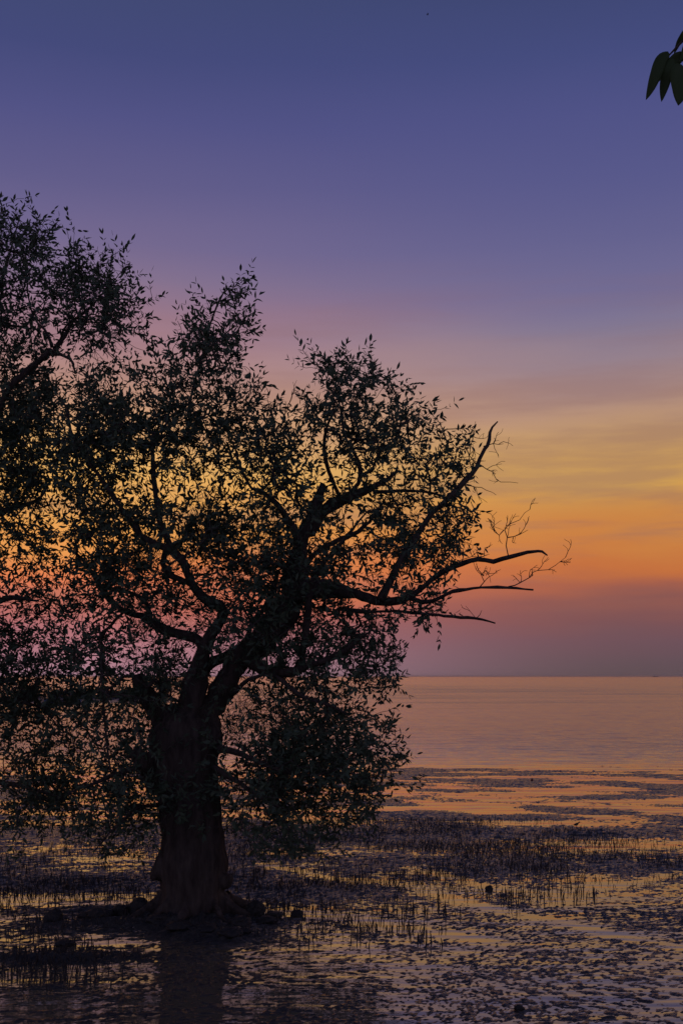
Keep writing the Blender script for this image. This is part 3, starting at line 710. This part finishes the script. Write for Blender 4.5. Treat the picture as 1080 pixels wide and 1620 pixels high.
# ------------------------------------------------------------------ far spit, posts, boats
YS = 128.0
sxs = np.linspace(-1.0, 1, 60); V = []; Fc = []
x0, x1 = P(-260, 0, YS)[0], P(292, 0, YS)[0]
nxs, nys = 160, 16
for j in range(nys):
    for i in range(nxs):
        u = i/(nxs-1); v = j/(nys-1); x = x0+(x1-x0)*u; y = YS+v*26
        e = math.sin(math.pi*v)**.6*np.clip((1-u)*3, 0, 1)**.7
        V.append((x, y, -.15+e*(.75+.5*float(fbm(np.array([x*.15]), np.array([y*.15]), 3, 3)[0]))))
for j in range(nys-1):
    for i in range(nxs-1): a = j*nxs+i; Fc.append((a, a+1, a+nxs+1, a+nxs))
tag(link('far_spit', mesh('far_spit', V, Fc, MUD, True)), kind='structure')
def bush(px, w, hgt, Y, label, group):
    b = P(px, 1100, Y); r = w/2/F*Y; hh_ = hgt/F*Y; o = empty('shore_bush', (b[0], Y, .4)); tag(o, label, 'bush', group)
    n_ = 900; d = rng.normal(size=(n_, 3)); d /= np.linalg.norm(d, axis=1, keepdims=True); d[:, 2] = abs(d[:, 2]); d *= (rng.uniform(.3, 1, (n_, 1)))**.5
    d *= 1+.5*vn3(d*2+px, 3)[:, None]; c = d*np.array([r, r*.8, hh_]); a = rng.normal(0, .13, (n_, 3)); bb = rng.normal(0, .13, (n_, 3))
    Vb = np.stack([c, c+a, c+bb], 1).reshape(-1, 3); link('crown', mesh('crown', Vb, np.arange(n_*3).reshape(-1, 3), SCRUB), o)
    t = Tubes()
    for q in range(4): t.add([(0, 0, -.4), (rng.normal(0, .2)*r, 0, hh_*.3), (rng.normal(0, .6)*r, rng.normal(0, .2), hh_*.8)], [.12, .08, .03], 5)
    link('stems', t.mesh('stems', BARK), o)
for i, (px_, w, hgt) in enumerate([(-60,90,32),(8,80,30),(62,64,24),(100,44,14),(132,46,18),(168,54,14),(205,48,13),(245,44,9)]):
    bush(px_, w, hgt, YS+9, ['', 'tallest dark bush on the far spit at the left edge', 'second dark bush from the left edge on the far spit', 'low bush behind the blue boat on the far spit', 'dark bush beside the two tall far posts', 'low bush right of the far posts behind the hanging stem', 'low bush on the thinning part of the far spit', 'lowest bush at the tip of the far spit by the trunk'][i] or 'dark bush on the far spit outside the left edge', 'bushes on the far spit')
for px_, top_, label in ((112, 1046, 'taller thin post rising from the far spit, left of the pair'), (128, 1064, 'shorter thin post rising from the far spit, right of the pair')):
    b = P(px_, 1100, YS+4); o = empty('tall_post', (b[0], b[1], .3)); tag(o, label, 'post', 'tall posts on the far spit')
    hgt = P(px_, top_, YS+4)[2]-.3; t = Tubes(); t.add([(0, 0, -.5), (.02, 0, hgt*.5), (0, 0, hgt)], [.13, .12, .10], 8); link('shaft', t.mesh('shaft', POST), o)
    t = Tubes(); t.add([(0, 0, hgt), (0, 0, hgt+.12)], [.15, .12], 8); link('cap', t.mesh('cap', POST), o)
def boat(name, loc, L_, B, Hh, label, cat, hm, cm, rot=0):
    o = empty(name, loc); o.rotation_euler = (0, 0, rot); tag(o, label, cat)
    V = []; Fc = []; st = 11
    for i in range(st):
        u = i/(st-1)*2-1; w = B/2*(1-abs(u)**3*(1 if u > 0 else .35)); z1 = Hh*(.75+.35*u*u*(1 if u > 0 else .4)); x = u*L_/2
        V += [(x, -w, z1), (x*.97, -w*.75, Hh*.25), (x*.9, 0, -.15*Hh), (x*.97, w*.75, Hh*.25), (x, w, z1), (x, w*.85, z1-.05*Hh), (x*.95, 0, Hh*.35), (x, -w*.85, z1-.05*Hh)]
    for i in range(st-1):
        for j in range(8): Fc.append((i*8+j, i*8+(j+1) % 8, (i+1)*8+(j+1) % 8, (i+1)*8+j))
    Fc += [tuple(range(8))[::-1], tuple((st-1)*8+j for j in range(8))]
    link('hull', mesh('hull', V, Fc, hm), o)
    bm = bmesh.new(); bmesh.ops.create_cube(bm, size=1); 
    for v in bm.verts: v.co = Vector((v.co.x*L_*.22*(1 if v.co.z < 0 else .85)-L_*.18, v.co.y*B*.6, v.co.z*Hh*1.0+Hh*1.0))
    bmesh.ops.bevel(bm, geom=bm.edges[:], offset=.05*Hh, segments=2, affect='EDGES')
    me = bpy.data.meshes.new('cabin'); bm.to_mesh(me); bm.free(); me.materials.append(cm); link('cabin', me, o)
    return o
b = P(100, 1106, 122); boat('moored_boat', (b[0], 122, .02), 3.9, 1.2, .62, 'small bluish boat lying at the foot of the far spit below the tall posts', 'boat', BLUEHULL, GREYPAINT, .15)
b = P(1036, 1070, 6000); boat('distant_ship', (b[0], 6000, 0), 30, 7, 3.6, 'faint dark ship on the horizon near the right edge', 'ship', SHIP, SHIP, .1)

# far bird near the top edge
b = P(676, 23, 60); o = empty('flying_bird', tuple(b)); tag(o, 'tiny dark bird high in the blue sky near the top edge', 'bird')
V = []; Fc = []
for i, (x, ry, rz, z) in enumerate([(-.07, .003, .003, 0), (-.03, .014, .013, 0), (.01, .018, .018, 0), (.045, .010, .011, .003), (.06, .003, .003, 0)]): V += ellring((x, 0, z), ry, rz, 8)
for i in range(4):
    for j in range(8): Fc.append((i*8+j, i*8+(j+1) % 8, (i+1)*8+(j+1) % 8, (i+1)*8+j))
Fc += [tuple(range(8)), tuple(reversed(range(32, 40)))]
link('body', mesh('body', V, Fc, BIRD, True), o)
for s in (-1, 1):
    V = [(.03, s*.01, .01), (-.02, s*.01, .01), (.035, s*.06, .035), (-.02, s*.06, .033), (-.01, s*.13, .02)]; V2 = [(x, y, z-.004) for x, y, z in V]
    Fc = [(0, 2, 3, 1), (2, 4, 3), (5, 6, 8, 7), (7, 8, 9), (0, 5, 7, 2), (2, 7, 9, 4), (4, 9, 8, 3), (3, 8, 6, 1), (1, 6, 5, 0)]
    link('wing', mesh('wing', V+V2, Fc, BIRD), o)

# ------------------------------------------------------------------ near branch hanging in at the top right
YN = 3.2; B0 = P(1092, 40, YN); nb = empty('overhanging_branch', tuple(B0)); tag(nb, 'dark leafy branch tip with pointed broad leaves hanging in at the top right corner', 'branch')
t = Tubes(); stem = catmull([np.array([*P(a, b_, YN+d), r]) for a, b_, d, r in ((2400,-500,.6,.05),(1900,-330,.4,.03),(1500,-150,.2,.016),(1250,-30,.1,.009),(1130,30,.02,.005),(1092,52,0,.0035),(1070,74,0,.003),(1057,88,0,.002))], .05)
t.add(stem[:, :3]-B0, stem[:, 3], 8, .05); link('stem', t.mesh('stem', BARK), nb)
def bigleaf(pts, w, tilt, label=None):
    """pts: px,py,depth along midrib; w: max width px"""
    C2 = catmull([P(a, b_, YN+d) for a, b_, d in pts], .008); n_ = len(C2); V = []; Fc = []
    s = YN/F
    for i in range(n_):
        u = i/(n_-1); d = nrm(C2[min(i+1, n_-1)]-C2[max(i-1, 0)]); sd = nrm(np.cross(d, np.array([math.sin(tilt), -math.cos(tilt), 0])))
        ww = w/2*s*(1.92*(u+.02)**.62*max(0, 1-u)**.88+.015); nrm_ = np.cross(sd, d)
        for q in (-1, -.5, 0, .5, 1): V.append(C2[i]-B0+sd*ww*q+nrm_*ww*(.30*abs(q))+nrm_*.0004)
    for i in range(n_-1):
        for j in range(4): a = i*5+j; Fc.append((a, a+1, a+6, a+5))
    me = mesh('leaf', V, Fc, LEAF2, True); o = link('leaf', me, nb)
    md = o.modifiers.new('thick', 'SOLIDIFY'); md.thickness = .0006
    return o
bigleaf([(1057,84,0),(1044,96,-.01),(1035,120,-.02),(1028,140,-.02),(1021,158,-.02)], 27, .2)
bigleaf([(1062,92,0),(1056,112,-.01),(1050,138,.0),(1045.5,161,.0)], 24, -.3)
bigleaf([(1081,106,.0),(1077,120,-.02),(1074,145,-.03),(1072,167,-.03)], 54, .1)
bigleaf([(1090,92,0),(1075,92,.01),(1062,98,.01),(1050,110,.01)], 26, .4)
bigleaf([(1088,42,0),(1080,54,0),(1072,68,.01),(1065,86,.01)], 12, .3)
bigleaf([(1092,60,0),(1085,72,0),(1079,88,.0),(1074,98,0)], 13, -.3)
bigleaf([(1057,88,0),(1050,100,.02),(1043,118,.02),(1038,132,.02)], 20, .6)
bigleaf([(1130,40,0),(1118,70,-.02),(1108,105,-.02),(1104,135,-.02)], 30, .1)
bigleaf([(1180,10,0),(1190,50,-.02),(1188,90,-.02),(1180,120,-.02)], 30, -.2)

# ------------------------------------------------------------------ sea haze
bm = bmesh.new(); bmesh.ops.create_cube(bm, size=1)
for v in bm.verts: v.co = Vector((v.co.x*61000, v.co.y*31000+15000, 4.2+v.co.z*14.0))
me = bpy.data.meshes.new('haze'); bm.to_mesh(me); bm.free()
hm = bpy.data.materials.new('haze_air'); hm.use_nodes = True; ht = hm.node_tree; ht.nodes.clear()
pv = ht.nodes.new('ShaderNodeVolumePrincipled'); pv.inputs['Color'].default_value = (.97, .95, .95, 1); pv.inputs['Anisotropy'].default_value = .55; pv.inputs['Density'].default_value = HAZE_D
ho = ht.nodes.new('ShaderNodeOutputMaterial'); ht.links.new(pv.outputs[0], ho.inputs['Volume']); me.materials.append(hm)
tag(link('haze', me), kind='stuff')
